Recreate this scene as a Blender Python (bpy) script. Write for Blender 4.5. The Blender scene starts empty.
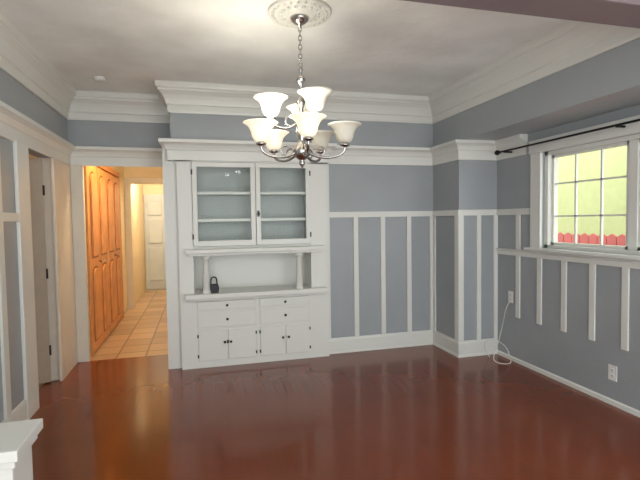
import bpy, bmesh, math, random
from mathutils import Vector, Matrix
random.seed(3)
C=bpy.context
scn=C.scene
try:
    scn.view_settings.view_transform='Standard'
except Exception: pass

# ---------------- materials ----------------
def mat(name,col,rough=.5,metal=0,noise=0,nscale=8,bump=0,bscale=60,coat=0,emit=None,es=0,spec=None):
    m=bpy.data.materials.new(name); m.use_nodes=True
    nt=m.node_tree; p=nt.nodes['Principled BSDF']
    p.inputs['Base Color'].default_value=(*col,1)
    p.inputs['Roughness'].default_value=rough
    p.inputs['Metallic'].default_value=metal
    if spec is not None: p.inputs['Specular IOR Level'].default_value=spec
    if coat: p.inputs['Coat Weight'].default_value=coat; p.inputs['Coat Roughness'].default_value=.08
    if emit: p.inputs['Emission Color'].default_value=(*emit,1); p.inputs['Emission Strength'].default_value=es
    tc=nt.nodes.new('ShaderNodeTexCoord')
    if noise:
        n=nt.nodes.new('ShaderNodeTexNoise'); n.inputs['Scale'].default_value=nscale; n.inputs['Detail'].default_value=6
        nt.links.new(tc.outputs['Object'],n.inputs['Vector'])
        r=nt.nodes.new('ShaderNodeMapRange'); r.inputs[1].default_value=.3; r.inputs[2].default_value=.7
        r.inputs[3].default_value=1-noise; r.inputs[4].default_value=1+noise
        nt.links.new(n.outputs['Fac'],r.inputs[0])
        v=nt.nodes.new('ShaderNodeVectorMath'); v.operation='SCALE'; v.inputs[0].default_value=col
        nt.links.new(r.outputs[0],v.inputs['Scale']); nt.links.new(v.outputs[0],p.inputs['Base Color'])
    if bump:
        n2=nt.nodes.new('ShaderNodeTexNoise'); n2.inputs['Scale'].default_value=bscale; n2.inputs['Detail'].default_value=5
        nt.links.new(tc.outputs['Object'],n2.inputs['Vector'])
        b=nt.nodes.new('ShaderNodeBump'); b.inputs['Strength'].default_value=bump; b.inputs['Distance'].default_value=.01
        nt.links.new(n2.outputs['Fac'],b.inputs['Height']); nt.links.new(b.outputs[0],p.inputs['Normal'])
    return m
WALL=mat('grey_blue_paint',(.332,.358,.372),.38,noise=.04,nscale=3,bump=.15,bscale=25)
CEIL=mat('plaster_ceiling',(.85,.87,.84),.8,noise=.09,nscale=2.2,bump=.7,bscale=12)
TRIM=mat('white_trim_paint',(.71,.72,.675),.35)
INNER=mat('cabinet_interior_paint',(.50,.53,.52),.6)
CREAM=mat('cream_trim_paint',(.66,.61,.52),.4,noise=.03)
TAN=mat('tan_door_paint',(.42,.35,.27),.4,noise=.05)
COOL=mat('cool_white_door_paint',(.55,.61,.65),.4,noise=.03)
BEAM=mat('mauve_beam_paint',(.20,.155,.16),.5,noise=.05)
BLACK=mat('black_iron',(.015,.015,.018),.4,.6)
METAL=mat('brushed_nickel',(.5,.49,.48),.25,1.0)
HINGE=mat('aged_bronze',(.05,.045,.04),.4,.8)
ORANGE=mat('honey_oak',(.64,.27,.08),.35,noise=.18,nscale=6)
OAKSHADOW=mat('painted_oak_shadow',(.22,.07,.02),.5,noise=.15,nscale=6)  # shadow painted as dark brown, for closet panel grooves and leaf gaps
HALLW=mat('warm_hall_paint',(.80,.68,.48),.6,noise=.03)
YEL=mat('yellow_stucco',(.42,.46,.22),.9,noise=.05,bump=.4)
RED=mat('red_fence_paint',(.42,.09,.08),.7,noise=.1)
GRASS=mat('ground_soil',(.25,.27,.15),.95,noise=.3)
PLATE=mat('outlet_plastic',(.75,.75,.73),.4)
CABLE=mat('cable_plastic',(.7,.7,.66),.5)
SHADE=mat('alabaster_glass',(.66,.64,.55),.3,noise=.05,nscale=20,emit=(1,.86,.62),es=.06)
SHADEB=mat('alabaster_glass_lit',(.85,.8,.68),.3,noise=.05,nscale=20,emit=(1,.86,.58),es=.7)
BULB=mat('bulb_glow',(1,.9,.7),.4,emit=(1,.85,.6),es=6)
DARK=mat('dark_glass',(.08,.09,.09),.15)

def glassmat():
    m=bpy.data.materials.new('clear_glass'); m.use_nodes=True; nt=m.node_tree
    nt.nodes.clear()
    o=nt.nodes.new('ShaderNodeOutputMaterial'); mx=nt.nodes.new('ShaderNodeMixShader')
    t=nt.nodes.new('ShaderNodeBsdfTransparent'); g=nt.nodes.new('ShaderNodeBsdfGlossy'); g.inputs['Roughness'].default_value=0.0
    t.inputs[0].default_value=(.93,.96,.95,1)
    f=nt.nodes.new('ShaderNodeLayerWeight'); f.inputs[0].default_value=.5
    pw=nt.nodes.new('ShaderNodeMath'); pw.operation='POWER'; pw.inputs[1].default_value=5
    ml=nt.nodes.new('ShaderNodeMath'); ml.operation='MULTIPLY_ADD'; ml.inputs[1].default_value=.9; ml.inputs[2].default_value=.010
    nt.links.new(f.outputs['Facing'],pw.inputs[0]); nt.links.new(pw.outputs[0],ml.inputs[0])
    nt.links.new(ml.outputs[0],mx.inputs[0]); nt.links.new(t.outputs[0],mx.inputs[1]); nt.links.new(g.outputs[0],mx.inputs[2])
    nt.links.new(mx.outputs[0],o.inputs[0]); return m
GLASS=glassmat()

def floormat():
    m=bpy.data.materials.new('red_mahogany_floor'); m.use_nodes=True; nt=m.node_tree; p=nt.nodes['Principled BSDF']
    tc=nt.nodes.new('ShaderNodeTexCoord'); mp=nt.nodes.new('ShaderNodeMapping'); mp.inputs['Rotation'].default_value=(0,0,math.pi/2)
    nt.links.new(tc.outputs['Object'],mp.inputs[0])
    br=nt.nodes.new('ShaderNodeTexBrick'); br.inputs['Scale'].default_value=1; br.inputs['Brick Width'].default_value=1.7; br.inputs['Row Height'].default_value=.085
    br.inputs['Mortar Size'].default_value=.001; br.inputs['Color1'].default_value=(.185,.037,.0085,1); br.inputs['Color2'].default_value=(.176,.035,.008,1); br.inputs['Mortar'].default_value=(.155,.030,.007,1)
    nt.links.new(mp.outputs[0],br.inputs[0])
    n=nt.nodes.new('ShaderNodeTexNoise'); n.inputs['Scale'].default_value=2.5; n.inputs['Detail'].default_value=8
    nt.links.new(tc.outputs['Object'],n.inputs[0])
    r=nt.nodes.new('ShaderNodeMapRange'); r.inputs[1].default_value=.3;r.inputs[2].default_value=.7;r.inputs[3].default_value=.92;r.inputs[4].default_value=1.08
    nt.links.new(n.outputs[0],r.inputs[0])
    v=nt.nodes.new('ShaderNodeVectorMath'); v.operation='SCALE'; nt.links.new(br.outputs[0],v.inputs[0]); nt.links.new(r.outputs[0],v.inputs['Scale'])
    nt.links.new(v.outputs[0],p.inputs['Base Color'])
    p.inputs['Roughness'].default_value=.15
    p.inputs['Specular IOR Level'].default_value=.5
    b=nt.nodes.new('ShaderNodeBump'); b.inputs['Strength'].default_value=.05; b.inputs['Distance'].default_value=.01
    n2=nt.nodes.new('ShaderNodeTexNoise'); n2.inputs['Scale'].default_value=10
    nt.links.new(tc.outputs['Object'],n2.inputs[0]); nt.links.new(n2.outputs[0],b.inputs['Height']); nt.links.new(b.outputs[0],p.inputs['Normal'])
    return m
FLOOR=floormat()
def tilemat():
    m=bpy.data.materials.new('beige_floor_tile'); m.use_nodes=True; nt=m.node_tree; p=nt.nodes['Principled BSDF']
    tc=nt.nodes.new('ShaderNodeTexCoord')
    br=nt.nodes.new('ShaderNodeTexBrick'); br.offset=0; br.inputs['Scale'].default_value=1; br.inputs['Brick Width'].default_value=.3; br.inputs['Row Height'].default_value=.3
    br.inputs['Mortar Size'].default_value=.010; br.inputs['Color1'].default_value=(.58,.41,.26,1); br.inputs['Color2'].default_value=(.36,.24,.14,1); br.inputs['Mortar'].default_value=(.2,.13,.08,1)
    nt.links.new(tc.outputs['Object'],br.inputs[0]); nt.links.new(br.outputs[0],p.inputs['Base Color']); p.inputs['Roughness'].default_value=.3
    return m
TILE=tilemat()

# ---------------- builders ----------------
def link(o,parent=None):
    scn.collection.objects.link(o)
    if parent: o.parent=parent
    return o
def empty(name,loc=(0,0,0)):
    e=bpy.data.objects.new(name,None); e.empty_display_size=.1; link(e); e.location=loc
    return e
class MB:
    def __init__(s): s.bm=bmesh.new(); s.mats=[]
    def mi(s,m):
        if m not in s.mats: s.mats.append(m)
        return s.mats.index(m)
    def box(s,x0,x1,y0,y1,z0,z1,m):
        i=s.mi(m)
        vs=[s.bm.verts.new((x,y,z)) for x in (x0,x1) for y in (y0,y1) for z in (z0,z1)]
        for f in [(0,1,3,2),(4,6,7,5),(0,4,5,1),(2,3,7,6),(0,2,6,4),(1,5,7,3)]:
            fc=s.bm.faces.new([vs[k] for k in f]); fc.material_index=i
        return vs
    def quad(s,pts,m):
        i=s.mi(m); s.bm.faces.new([s.bm.verts.new(p) for p in pts]).material_index=i
    def prism(s,pts,vec,m):
        i=s.mi(m); vec=Vector(vec)
        a=[s.bm.verts.new(p) for p in pts]; b=[s.bm.verts.new(Vector(p)+vec) for p in pts]
        n=len(pts)
        s.bm.faces.new(a).material_index=i; s.bm.faces.new(b[::-1]).material_index=i
        for k in range(n): s.bm.faces.new([a[k],b[k],b[(k+1)%n],a[(k+1)%n]]).material_index=i
    def lathe(s,prof,c,m,n=24,axis='z',M=None):
        i=s.mi(m); rings=[]
        for r,z in prof:
            ring=[]
            for k in range(n):
                t=2*math.pi*k/n
                v=Vector((r*math.cos(t),r*math.sin(t),z))
                if axis=='y': v=Vector((v.x,-v.z,v.y))
                if axis=='x': v=Vector((v.z,v.x,v.y))
                if M: v=M@v
                ring.append(s.bm.verts.new(v+Vector(c)))
            rings.append(ring)
        for a,b in zip(rings,rings[1:]):
            for k in range(n):
                f=s.bm.faces.new([a[k],a[(k+1)%n],b[(k+1)%n],b[k]]); f.material_index=i; f.smooth=True
        for rg,rv in ((rings[0],True),(rings[-1],False)):
            f=s.bm.faces.new(rg[::-1] if rv else rg); f.material_index=i
    def done(s,name,parent=None,bevel=0,solid=0):
        bmesh.ops.recalc_face_normals(s.bm,faces=s.bm.faces)
        me=bpy.data.meshes.new(name); s.bm.to_mesh(me); s.bm.free()
        for m in s.mats: me.materials.append(m)
        o=link(bpy.data.objects.new(name,me),parent)
        if bevel:
            b=o.modifiers.new('bev','BEVEL'); b.width=bevel; b.segments=2; b.limit_method='ANGLE'; b.angle_limit=.8
        return o
def sweep(name,path,prof,m,parent=None):
    """profile (offset to the right of travel, z) mitred along 2D path"""
    bm=bmesh.new(); P=[Vector(p) for p in path]; rings=[]
    for i,p in enumerate(P):
        ns=[]
        if i>0: d=(p-P[i-1]).normalized(); ns.append(Vector((d.y,-d.x)))
        if i<len(P)-1: d=(P[i+1]-p).normalized(); ns.append(Vector((d.y,-d.x)))
        if len(ns)==2: mt=(ns[0]+ns[1]); mt=mt/(1+ns[0].dot(ns[1]))
        else: mt=ns[0]
        rings.append([bm.verts.new((p.x+mt.x*o,p.y+mt.y*o,z)) for o,z in prof])
    n=len(prof)
    for a,b in zip(rings,rings[1:]):
        for k in range(n): bm.faces.new([a[k],a[(k+1)%n],b[(k+1)%n],b[k]])
    bm.faces.new(rings[0]); bm.faces.new(rings[-1][::-1])
    bmesh.ops.recalc_face_normals(bm,faces=bm.faces)
    me=bpy.data.meshes.new(name); bm.to_mesh(me); bm.free(); me.materials.append(m)
    return link(bpy.data.objects.new(name,me),parent)
def tube(name,pts,r,m,parent=None,cyc=False,smooth=True):
    cu=bpy.data.curves.new(name,'CURVE'); cu.dimensions='3D'; cu.bevel_depth=r; cu.bevel_resolution=4; cu.use_fill_caps=True
    sp=cu.splines.new('NURBS' if smooth else 'POLY'); sp.points.add(len(pts)-1)
    for q,p in zip(sp.points,pts): q.co=(*p,1)
    if smooth: sp.order_u=3; sp.use_endpoint_u=not cyc; sp.resolution_u=8
    sp.use_cyclic_u=cyc
    cu.materials.append(m)
    return link(bpy.data.objects.new(name,cu),parent)

# dims
XL,XR,XS=-1.28,3.03,2.58
YB,YC,YD=4.69,4.16,5.2
ZC=2.78; ZR=2.23; ZS=2.23
YN=-1.2
XP=-.25
# ---------------- shell ----------------
b=MB(); b.box(XL-.12,XR+.15,YN,YD,-.1,0,FLOOR); b.done('floor')
b=MB(); b.box(XL-.12,1.0,YD,11.0,-.1,0,TILE); b.done('floor_hall')
b=MB(); b.box(XL-.12,XR+.15,YN,YD+.12,ZC,ZC+.1,CEIL); b.done('ceiling')
# back wall
b=MB()
b.box(-.33,-.2,4.66,5.32,0,ZR-.03,TRIM)
b.box(XP,-.2,YB,5.32,ZR-.03,ZC,WALL)
b.box(-.2,1.3,YB,4.81,ZR,ZC,WALL)
b.box(1.3,XS+.1,YB,4.81,0,ZC,WALL)
b.box(-.2,1.3,4.955,5.0,0,ZR,WALL)
b.done('wall_back')
b=MB()
b.box(XS,XR+.15,YC,YB,0,ZC,WALL); b.done('wall_chase')
b=MB(); b.box(XS,XR,1.97,YC,ZS,ZC,WALL); b.done('wall_soffit')
b=MB()
b.box(XL,XP,YD,5.32,2.06,ZC,WALL)
b.box(XL-.12,-1.17,YD,5.32,0,2.06,TRIM)
b.done('wall_hall_doorway')
# right wall with window hole
WY0,WY1,WZ0,WZ1=1.80,3.50,1.16,2.03
b=MB()
b.box(XR,XR+.15,YN,YC,0,WZ0,WALL); b.box(XR,XR+.15,YN,YC,WZ1,ZC,WALL)
b.box(XR,XR+.15,YN,WY0,WZ0,WZ1,WALL); b.box(XR,XR+.15,WY1,YC,WZ0,WZ1,WALL)
b.done('wall_right')
# left wall w/ door hole
DY0,DY1=3.98,4.66
b=MB()
b.box(XL-.12,XL,YN,DY0,0,ZC,WALL); b.box(XL-.12,XL,DY1,5.2,0,ZC,WALL); b.box(XL-.12,XL,DY0,DY1,2.05,ZC,WALL)
b.done('wall_left')
b=MB(); b.box(XL,XR,1.75,1.97,2.45,ZC,BEAM); b.done('ceiling_beam',bevel=.006)
# ---------------- crown & plate rail ----------------
crown=[(0,2.51),(.016,2.51),(.020,2.53),(.020,2.58),(.032,2.59),(.035,2.605),(.045,2.635),(.062,2.67),(.088,2.695),(.10,2.705),(.10,2.72),(.115,2.73),(.12,2.748),(.12,ZC),(0,ZC)]
sweep('trim_1',[(XL,YN),(XL,YD),(XP,YD),(XP,YB),(XS,YB),(XS,1.97)],crown,TRIM)
rail=[(0,2.04),(.02,2.04),(.02,2.13),(.03,2.14),(.035,2.155),(.05,2.18),(.075,2.195),(.09,2.20),(.09,ZR),(0,ZR)]
sweep('trim_2',[(XL,1.97),(XL,YD),(XP-.01,YD),(XP-.01,4.60),(1.3,4.60),(1.3,YB),(XS,YB),(XS,YC),(XR,YC),(XR,3.70)],rail,TRIM)
chair=[(0,1.47),(.022,1.47),(.022,1.53),(0,1.53)]
sweep('trim_3',[(1.3,YB),(XS,YB),(XS,YC),(XR,YC),(XR,3.64)],chair,TRIM)
sweep('trim_4',[(XL,1.97),(XL,3.74)],chair,TRIM)
base=[(0,0),(.03,0),(.03,.015),(.02,.03),(.02,.14),(.012,.165),(0,.165)]
sweep('baseboard_back',[(1.3,YB),(XS,YB),(XS,YC),(XR,YC)],base,TRIM)
sweep('baseboard_right',[(XR,YC-.02),(XR,YN)],[(0,0),(.018,0),(.014,.03),(0,.04)],TRIM)
sweep('baseboard_left',[(XL,YN),(XL,3.74)],base,TRIM)
# battens
b=MB(); w=.027
for x in (1.64,1.955,2.27): b.box(x-w,x+w,YB-.018,YB,.16,1.48,TRIM)
b.box(1.30,1.345,YB-.018,YB,.16,2.05,TRIM)
b.box(XS-.05,XS,YB-.018,YB,.16,1.48,TRIM)
b.box(XS-.018,XS,YB-.06,YB-.018,.16,1.48,TRIM)
b.box(XS-.018,XS,YC,YC+.06,.16,1.48,TRIM)
b.box(XS-.018,XS+.045,YC-.018,YC,.16,1.48,TRIM)
b.box(2.78,2.83,YC-.018,YC,.16,1.48,TRIM)
b.box(XR-.045,XR,YC-.018,YC,.16,1.48,TRIM)
b.done('trim_5',bevel=.003)
b=MB()
for k in range(9):
    y=3.82-k*.293
    b.box(XR-.014,XR,y-.028,y+.028,.45,1.48 if k==0 else 1.07,TRIM)
b.done('trim_6',bevel=.003)
b=MB()  # left wall battens
for y in (3.43,2.9,2.4): b.box(XL,XL+.018,y-.04,y+.04,.16,2.05,TRIM)
b.done('trim_7')
# casings left door
b=MB()
b.box(XL,XL+.025,3.74,DY0,0,2.05,TRIM); b.box(XL,XL+.025,DY1-.06,4.80,0,2.05,CREAM)
b.box(XL-.12,XL,DY0,DY0+.02,0,2.05,CREAM); b.box(XL-.12,XL,DY1-.02,DY1,0,2.05,CREAM)
b.done('trim_8',bevel=.004)
b=MB(); b.box(XL,-1.15,YD-.025,YD,0,2.05,CREAM); b.box(XL,XL+.02,4.80,YD-.03,0,2.05,CREAM)
b.done('trim_9',bevel=.004)
# door ajar in left wall
d=empty('door_1')
b=MB()
L=.62
b.box(-L,0,-.02,.02,.01,2.03,TAN)
for z0,z1 in ((.2,.75),(.85,1.35),(1.45,1.92)): b.box(-L+.1,-.1,-.026,.026,z0,z1,TAN)
o=b.done('leaf',d,bevel=.006)
b=MB()
for z in (.3,1.0,1.75): b.lathe([(.009,z-.045),(.009,z+.045)],(.0,-.022,0),HINGE,10)
b.lathe([(.012,0),(.012,.03),(.028,.045),(.028,.07),(.01,.08)],(-L+.06,-.02,1.0),METAL,16,'y')
b.done('hinges',d)
d.location=(XL-.075,DY1-.05,0); d.rotation_euler=(0,0,math.radians(35))
# room beyond the left door
b=MB(); b.box(-2.6,XL-.12,3.0,5.4,-.1,0,TILE); b.done('floor_side_room')
b=MB(); b.box(-2.7,-2.6,3.0,5.4,0,2.6,ORANGE); b.box(-2.7,XL-.12,5.4,5.5,0,2.6,HALLW); b.box(-2.7,XL-.12,2.9,3.0,0,2.6,HALLW); b.done('wall_side_room')
b=MB(); b.box(-2.7,XL-.12,2.9,5.5,2.6,2.7,HALLW); b.done('ceiling_side_room')

# ---------------- hall ----------------
b=MB()
b.box(XL-.12,-1.2,5.32,8.2,0,2.6,HALLW)
b.box(-.25,-.15,5.32,11,0,2.6,HALLW)
b.box(-1.2,-1.1,8.2,8.32,0,2.6,HALLW); b.box(-1.1,-.25,8.2,8.32,2.1,2.6,HALLW)
b.box(XL-.12,-1.15,8.32,11,0,2.6,HALLW)
b.box(XL-.12,-.15,10.4,10.5,0,2.6,HALLW)
b.done('wall_hall')
b=MB(); b.box(XL-.12,-.15,5.32,11,2.6,2.7,HALLW); b.done('ceiling_hall')
b=MB(); b.box(-1.2,-1.1,8.17,8.2,0,2.2,CREAM); b.box(-1.1,-.26,8.17,8.2,2.1,2.2,CREAM)
b.done('trim_10',bevel=.004)
# arch-panelled closet doors
def arch(y0,y1,z0,z1,n=12):
    c=(y0+y1)/2; r=(y1-y0)/2; h=r*.7
    pts=[(y0,z0),(y1,z0)]
    for k in range(n+1):
        t=math.pi*k/n; pts.append((c+r*math.cos(t),z1-h+h*math.sin(t)))
    return pts
cl=empty('closet_doors')
b=MB(); b.box(-1.2,-1.185,5.36,7.44,0.0,2.2,OAKSHADOW); b.box(-1.2,-1.15,5.34,5.40,0,2.2,ORANGE); b.box(-1.2,-1.15,7.40,7.46,0,2.2,ORANGE); b.box(-1.2,-1.15,5.34,7.46,2.13,2.2,ORANGE); b.done('frame',cl)  # dark backing sheet paints shade into the gaps between leaves
for k in range(4):
    y0=5.415+k*.494; y1=y0+.475
    b=MB(); b.box(-1.185,-1.155,y0,y1,.02,2.11,ORANGE)
    for z0,z1 in ((.14,.95),(1.07,2.02)):
        b.prism([(-1.155,y,z) for y,z in arch(y0+.065,y1-.065,z0-.015,z1+.015)],(.002,0,0),OAKSHADOW)  # thin dark outline, a painted shadow groove around the raised panel
        b.prism([(-1.153,y,z) for y,z in arch(y0+.09,y1-.09,z0+.01,z1-.01)],(.016,0,0),ORANGE)
    b.lathe([(.008,0),(.008,.02),(.017,.03),(.0165,.04),(.004,.045)],(-1.155,y1-.04 if k%2==0 else y0+.04,1.0),METAL,12,'x')
    b.done('leaf_%d'%(k+1),cl)
d=empty('door_2')
b=MB(); b.box(-1.13,-.35,10.36,10.4,0.0,2.05,COOL); 
for x0,x1 in ((-1.05,-.78),(-.70,-.43)):
    for z0,z1 in ((.2,.9),(1.0,1.5),(1.6,1.9)): b.box(x0,x1,10.335,10.37,z0,z1,COOL)
b.done('leaf',d,bevel=.006)
b=MB(); b.lathe([(.012,0),(.012,.03),(.028,.045),(.028,.06),(.01,.07)],(-.42,10.36,1.0),METAL,12,'y'); b.done('knob',d)

# ---------------- window ----------------
wn=empty('window_1')
b=MB()
X=XR
b.box(X-.03,X,WY1,WY1+.13,WZ0-.02,WZ1+.0,TRIM); b.box(X-.03,X,WY0-.13,WY0,WZ0-.02,WZ1,TRIM)
b.box(X-.035,X,WY0-.15,WY1+.15,WZ1,WZ1+.12,TRIM)
b.box(X-.06,X+.02,WY0-.2,WY1+.18,WZ0-.03,WZ0,TRIM)
b.done('casing',wn,bevel=.005)
b=MB()
for y0,y1 in ((WY0,WY0+.04),(WY1-.04,WY1)): b.box(X+.02,X+.13,y0,y1,WZ0,WZ1,TRIM)
b.box(X+.02,X+.13,WY0,WY1,WZ0,WZ0+.03,TRIM); b.box(X+.02,X+.13,WY0,WY1,WZ1-.03,WZ1,TRIM)
mid=(WY0+WY1)/2
b.box(X+.05,X+.11,mid-.035,mid+.035,WZ0+.03,WZ1-.03,TRIM)
for a0,a1 in ((WY0+.04,mid-.035),(mid+.035,WY1-.04)):
    for y in (a0+.012,a1-.012): b.box(X+.06,X+.10,y-.015,y+.015,WZ0+.03,WZ1-.03,TRIM)
    for z in (WZ0+.04,WZ1-.04): b.box(X+.06,X+.10,a0,a1,z-.015,z+.015,TRIM)
    for k in (1,2):
        y=a0+(a1-a0)*k/3; b.box(X+.07,X+.09,y-.007,y+.007,WZ0+.03,WZ1-.03,TRIM)
        z=WZ0+(WZ1-WZ0)*k/3; b.box(X+.07,X+.09,a0,a1,z-.007,z+.007,TRIM)
b.done('sash',wn)
b=MB(); b.quad([(X+.08,WY0+.04,WZ0+.03),(X+.08,WY1-.04,WZ0+.03),(X+.08,WY1-.04,WZ1-.03),(X+.08,WY0+.04,WZ1-.03)],GLASS); b.done('glass',wn)
sweep('trim_11',[(XR,YC),(XR,YN)],[(0,1.065),(.018,1.065),(.018,1.105),(.026,1.11),(.026,1.125),(0,1.125)],TRIM)
# curtain rod
r=empty('curtain_rod')
tube('rod',[(2.93,3.98,2.10),(2.93,1.4,2.10)],.009,BLACK,r,smooth=False)
b=MB(); b.lathe([(.004,-.05),(.02,-.04),(.026,-.02),(.02,0),(.01,.008),(.014,.02)],(0,0,0),BLACK,14,M=Matrix.Rotation(math.radians(90),4,'X')); 
o=b.done('finial',r); o.location=(2.93,4.0,2.10)
b=MB()
for y in (3.90,2.65,1.5): b.box(2.92,XR,y-.008,y+.008,2.082,2.098,BLACK); b.box(XR-.006,XR,y-.015,y+.015,2.05,2.13,BLACK)
b.done('brackets',r)

# outside
b=MB(); b.box(6.4,6.6,-1,14,-.4,5.5,YEL)
y0,y1=4.45,5.56
b.box(6.34,6.4,y0,y0+.06,1.45,2.5,TRIM);b.box(6.34,6.4,y1-.06,y1,1.45,2.5,TRIM);b.box(6.34,6.4,y0,y1,1.45,1.51,TRIM);b.box(6.34,6.4,y0,y1,2.44,2.5,TRIM)
b.box(6.38,6.4,y0+.06,y1-.06,1.51,2.44,DARK)
for k in range(7): b.box(6.33,6.345,y0+.12+k*.15,y0+.13+k*.15,1.45,2.5,BLACK)
b.done('neighbor_house')
b=MB(); b.box(3.25,9,-2,14,-.5,-.4,GRASS); b.done('ground')
b=MB()
for k in range(75):
    y=0+k*.13
    b.prism([(4.6,y,-.4),(4.6,y+.12,-.4),(4.6,y+.12,1.20),(4.6,y+.06,1.235),(4.6,y,1.20)],(.025,0,0),RED)
b.box(4.625,4.665,0,9.8,.9,.98,RED); b.box(4.625,4.665,0,9.8,-.1,-.02,RED)
b.done('picket_fence')

# ---------------- china cabinet ----------------
cab=empty('built_in_china_cabinet')
F=4.60
b=MB()
b.box(-.2,-.065,F,4.95,0,2.05,TRIM); b.box(1.117,1.3,F,4.95,0,2.05,TRIM)
b.box(-.2,1.3,F,4.95,2.03,ZR-.001,TRIM)
b.box(-.065,1.117,4.91,4.95,0,2.03,TRIM)
b.box(-.065,1.117,4.895,4.91,1.20,2.03,INNER); b.box(-.065,-.058,F+.03,4.895,1.2,2.03,INNER); b.box(1.11,1.117,F+.03,4.895,1.2,2.03,INNER)
b.box(-.065,1.117,F,4.91,0,.68,TRIM)
b.box(-.065,1.117,F+.01,4.91,1.13,1.20,TRIM)
for z in (1.46,1.73): b.box(-.058,1.11,F+.04,4.895,z-.014,z+.014,TRIM)
b.done('carcass',cab)
b=MB()
b.box(-.14,1.25,4.50,F+.02,1.14,1.18,TRIM); b.box(-.12,1.23,4.53,F,1.115,1.14,TRIM)
b.box(-.15,1.27,4.50,4.905,.70,.745,TRIM); b.box(-.13,1.25,4.54,F,.675,.70,TRIM)
b.done('ledges',cab,bevel=.006)
b=MB()
for x in (.05,.98):
    b.lathe([(.042,.745),(.042,.765),(.034,.775),(.036,.78),(.028,1.06),(.033,1.075),(.042,1.085),(.042,1.116)],(x,4.56,0),TRIM,20)
b.done('posts',cab)
def framed(x0,x1,z0,z1,name):
    b=MB(); w=.045; y0,y1=F-.018,F+.004
    b.box(x0,x0+w,y0,y1,z0,z1,TRIM); b.box(x1-w,x1,y0,y1,z0,z1,TRIM)
    b.box(x0+w,x1-w,y0,y1,z0,z0+w+.01,TRIM); b.box(x0+w,x1-w,y0,y1,z1-w,z1,TRIM)
    b.done(name,cab,bevel=.002)
    b=MB(); q=F-.006; b.quad([(x0+w,q,z0+w+.01),(x1-w,q,z0+w+.01),(x1-w,q,z1-w),(x0+w,q,z1-w)],GLASS); b.done(name+'_pane',cab)
framed(-.06,.548,1.205,2.025,'glass_door_1'); framed(.554,1.112,1.205,2.025,'glass_door_2')
b=MB()
def panel(x0,x1,z0,z1): b.box(x0,x1,F-.016,F,z0,z1,TRIM)
panel(-.04,.53,.575,.66); panel(.57,1.09,.575,.66)
panel(-.04,.53,.40,.555); panel(.57,1.09,.40,.555)
for x0,x1 in ((-.04,.243),(.25,.53),(.57,.827),(.834,1.09)): panel(x0,x1,.07,.375)
b.done('drawers_and_doors',cab,bevel=.005)
b=MB()
def knob(x,z,y=F-.014,r=.013): b.lathe([(r*.5,-.002),(r*.45,.012),(r,.018),(r*.95,.026),(r*.4,.03)],(x,y,z),HINGE,14,'y')
for x in (.245,.83): knob(x,.617); knob(x,.478)
for x in (.215,.275,.80,.86): knob(x,.25)
knob(.575,1.52,F-.018,.015)
b.box(.235,.255,F-.03,F-.014,.235,.265,HINGE)
b.box(.565,.585,F-.022,F-.018,1.49,1.55,HINGE)
for x in (-.045,.525,.565,1.085):
    for z in (.12,.32): b.box(x-.004,x+.010,F-.019,F,z-.015,z+.015,HINGE)
for x in (-.068,1.105):
    for z in (1.3,1.93): b.box(x,x+.014,F-.021,F,z-.025,z+.025,HINGE)
b.done('hardware',cab)

# padlock on counter
lk=empty('padlock')
b=MB(); b.prism([(.02,4.55,.746),(.105,4.55,.746),(.112,4.55,.80),(.10,4.55,.835),(.025,4.55,.835),(.013,4.55,.80)],(0,.04,0),BLACK); b.done('body',lk,bevel=.006)
tube('shackle',[(.034,4.57,.83),(.034,4.57,.87),(.04,4.57,.895),(.0625,4.57,.905),(.085,4.57,.895),(.091,4.57,.87),(.091,4.57,.83)],.007,BLACK,lk)
lk.location.x=0.06

# ---------------- half wall colonnade base ----------------
b=MB(); b.box(XL,-.65,1.77,1.96,0,.64,TRIM); b.box(XL,-.62,1.73,2.0,.64,.68,TRIM); b.box(XL,-.635,1.75,1.98,.61,.64,TRIM)
b.done('half_wall_ledge',bevel=.004)

# ---------------- outlets / cable ----------------
def outlet(name,y,z):
    b=MB(); b.box(XR-.006,XR,y-.036,y+.036,z-.058,z+.058,PLATE)
    for dz in (-.022,.022):
        b.box(XR-.009,XR-.006,y-.015,y+.015,z+dz-.014,z+dz+.014,PLATE)
        b.box(XR-.0095,XR-.009,y-.008,y-.005,z+dz-.006,z+dz+.006,BLACK); b.box(XR-.0095,XR-.009,y+.005,y+.008,z+dz-.006,z+dz+.006,BLACK)
    b.done(name,bevel=.001)
outlet('wall_outlet',3.93,.64); outlet('wall_outlet.001',2.75,.245)
tube('power_cable',[(XR-.012,3.93,.60),(XR-.05,3.94,.55),(XR-.06,3.98,.35),(XR-.10,4.0,.15),(XR-.18,3.98,.01),(XR-.22,3.85,.006),(XR-.12,3.78,.006),(XR-.05,3.86,.02),(XR-.045,3.95,.15),(XR-.20,4.0,.22),(XR-.26,4.04,.14),(XR-.16,4.06,.006)],.004,CABLE)
b=MB(); b.lathe([(.05,0),(.055,-.01),(.045,-.03),(.01,-.034)],(-.85,4.6,ZC),PLATE,24); b.done('smoke_detector')

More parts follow.
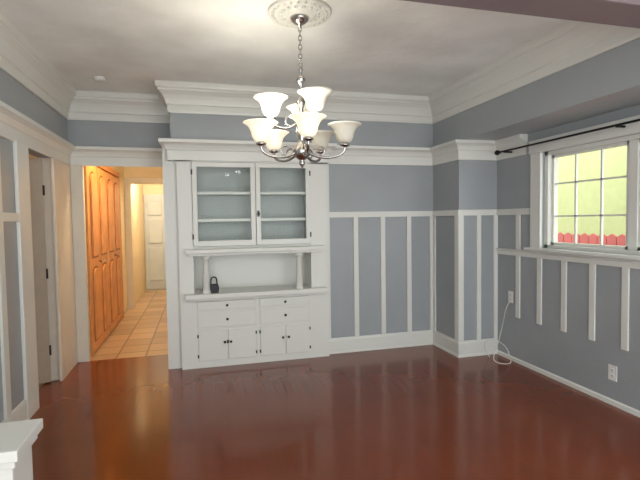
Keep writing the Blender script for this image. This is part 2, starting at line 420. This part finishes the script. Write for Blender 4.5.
# ---------------- chandelier ----------------
CX,CY=.655,2.906
md=MB()
md.lathe([(.205,ZC+.002),(.205,ZC-.010),(.195,ZC-.022),(.18,ZC-.014),(.165,ZC-.014),(.155,ZC-.028),(.14,ZC-.016),(.10,ZC-.018),(.09,ZC-.034),(.075,ZC-.036)],(CX,CY,0),TRIM,48)
for k in range(24):
    t=2*math.pi*k/24
    md.lathe([(.002,-.030),(.010,-.024),(.012,-.014),(.010,-.004)],(CX+.172*math.cos(t),CY+.172*math.sin(t),ZC),TRIM,8)
for k in range(16):
    t=2*math.pi*k/16
    md.lathe([(.002,-.034),(.012,-.026),(.014,-.014)],(CX+.12*math.cos(t),CY+.12*math.sin(t),ZC),TRIM,8)
md.done('ceiling_medallion')
ch=empty('chandelier',(CX,CY,0))
b=MB()
b.lathe([(.06,2.752),(.062,2.742),(.055,2.725),(.03,2.705),(.012,2.70),(.008,2.68)],(0,0,0),METAL,28)
b.done('canopy',ch)
b=MB()
b.lathe([(.004,2.44),(.012,2.43),(.014,2.415),(.008,2.40),(.01,2.38),(.026,2.365),(.03,2.35),(.018,2.335),(.012,2.31),(.012,2.24),(.022,2.225),(.03,2.21),(.022,2.19),(.014,2.17),(.014,2.10),(.024,2.07),(.034,2.03),(.03,1.99),(.02,1.97),(.022,1.95),(.045,1.93),(.062,1.90),(.055,1.87),(.03,1.845),(.014,1.835),(.02,1.825),(.02,1.81),(.006,1.795),(.002,1.785)],(0,0,0),METAL,28)
b.done('column',ch)
# chain
z=2.69;k=0
while z>2.445:
    pts=[]
    for j in range(12):
        t=2*math.pi*j/12; u=.011*math.cos(t); w_=.021*math.sin(t)
        pts.append((u,0,z-.015+w_) if k%2==0 else (0,u,z-.015+w_))
    tube('chain_link_%d'%k,pts,.0032,METAL,ch,cyc=True); z-=.029;k+=1
th=math.radians(14.8)
def shade(idx,ang,R,z0,lit,armz):
    t=math.radians(ang)-th
    ux,uy=math.cos(t),math.sin(t)
    x,y=R*ux,R*uy
    tube('arm_%d'%idx,[(.02*ux,.02*uy,armz),(.30*x,.30*y,armz-.035),(.6*x,.6*y,armz-.05),(.88*x,.88*y,armz-.035),(1.02*x,1.02*y,z0-.045),(x,y,z0-.01)],.0085,METAL,ch)
    tube('scroll_%d'%idx,[(.25*x,.25*y,armz+.01),(.42*x,.42*y,armz+.035),(.55*x,.55*y,armz+.01),(.5*x,.5*y,armz-.03),(.38*x,.38*y,armz-.03)],.005,METAL,ch)
    b=MB(); b.lathe([(.008,z0-.03),(.03,z0-.02),(.034,z0-.012),(.02,z0-.004),(.022,z0+.012),(.03,z0+.016)],(x,y,0),METAL,20); b.done('cup_%d'%idx,ch)
    b=MB()
    outer=[(.028,0),(.042,.008),(.054,.03),(.060,.058),(.072,.085),(.092,.106),(.110,.116)]
    inner=[(.106,.118),(.088,.109),(.068,.088),(.055,.058),(.049,.03),(.024,.01)]
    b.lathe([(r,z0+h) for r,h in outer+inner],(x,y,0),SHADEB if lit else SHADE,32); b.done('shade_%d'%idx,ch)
    b=MB(); b.lathe([(.010,z0+.012),(.012,z0+.03),(.024,z0+.05),(.026,z0+.065),(.018,z0+.082),(.004,z0+.09)],(x,y,0),BULB if lit else PLATE,16); b.done('bulb_%d'%idx,ch)
    if lit:
        l=bpy.data.lights.new('bulb_light_%d'%idx,'POINT'); l.energy=3.8; l.color=(1,.96,.88); l.shadow_soft_size=.04
        o=link(bpy.data.objects.new('bulb_light_%d'%idx,l),ch); o.location=(x,y,z0+.13)
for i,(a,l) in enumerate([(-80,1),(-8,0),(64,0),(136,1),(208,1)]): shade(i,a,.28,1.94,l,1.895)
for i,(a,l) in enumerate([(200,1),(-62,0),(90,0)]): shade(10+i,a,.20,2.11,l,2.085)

# ---------------- lights ----------------
def point(name,loc,e,col,r=.1):
    l=bpy.data.lights.new(name,'POINT'); l.energy=e; l.color=col; l.shadow_soft_size=r
    o=link(bpy.data.objects.new(name,l)); o.location=loc
point('hall_ceiling_lamp',(-.7,5.62,2.45),42,(1,.79,.50),.08)
point('hall_far_lamp',(-.7,8.75,2.45),42,(1,.92,.78),.08)
point('side_room_lamp',(-1.9,4.2,2.3),8,(1,.75,.5),.12)
w=bpy.data.worlds.new('World'); scn.world=w; w.use_nodes=True
w.node_tree.nodes['Background'].inputs[0].default_value=(.97,.99,1,1)
w.node_tree.nodes['Background'].inputs[1].default_value=4.2

# ---------------- camera ----------------
cam=bpy.data.cameras.new('camera'); co=link(bpy.data.objects.new('camera',cam)); scn.camera=co
cam.sensor_width=36; cam.lens=455/640*36; cam.clip_start=.05
yaw=math.radians(14.8); ph=.0446
Fv=Vector((math.sin(yaw)*math.cos(ph),math.cos(yaw)*math.cos(ph),-math.sin(ph)))
Rv=Vector((math.cos(yaw),-math.sin(yaw),0)); Uv=Rv.cross(Fv)
q=.015  # slight camera roll
cr,sr=math.cos(q),math.sin(q)
Rn,Un=(Rv*cr-Uv*sr, Uv*cr+Rv*sr)
co.matrix_world=Matrix(((Rn.x,Un.x,-Fv.x,0),(Rn.y,Un.y,-Fv.y,0),(Rn.z,Un.z,-Fv.z,1.45),(0,0,0,1)))
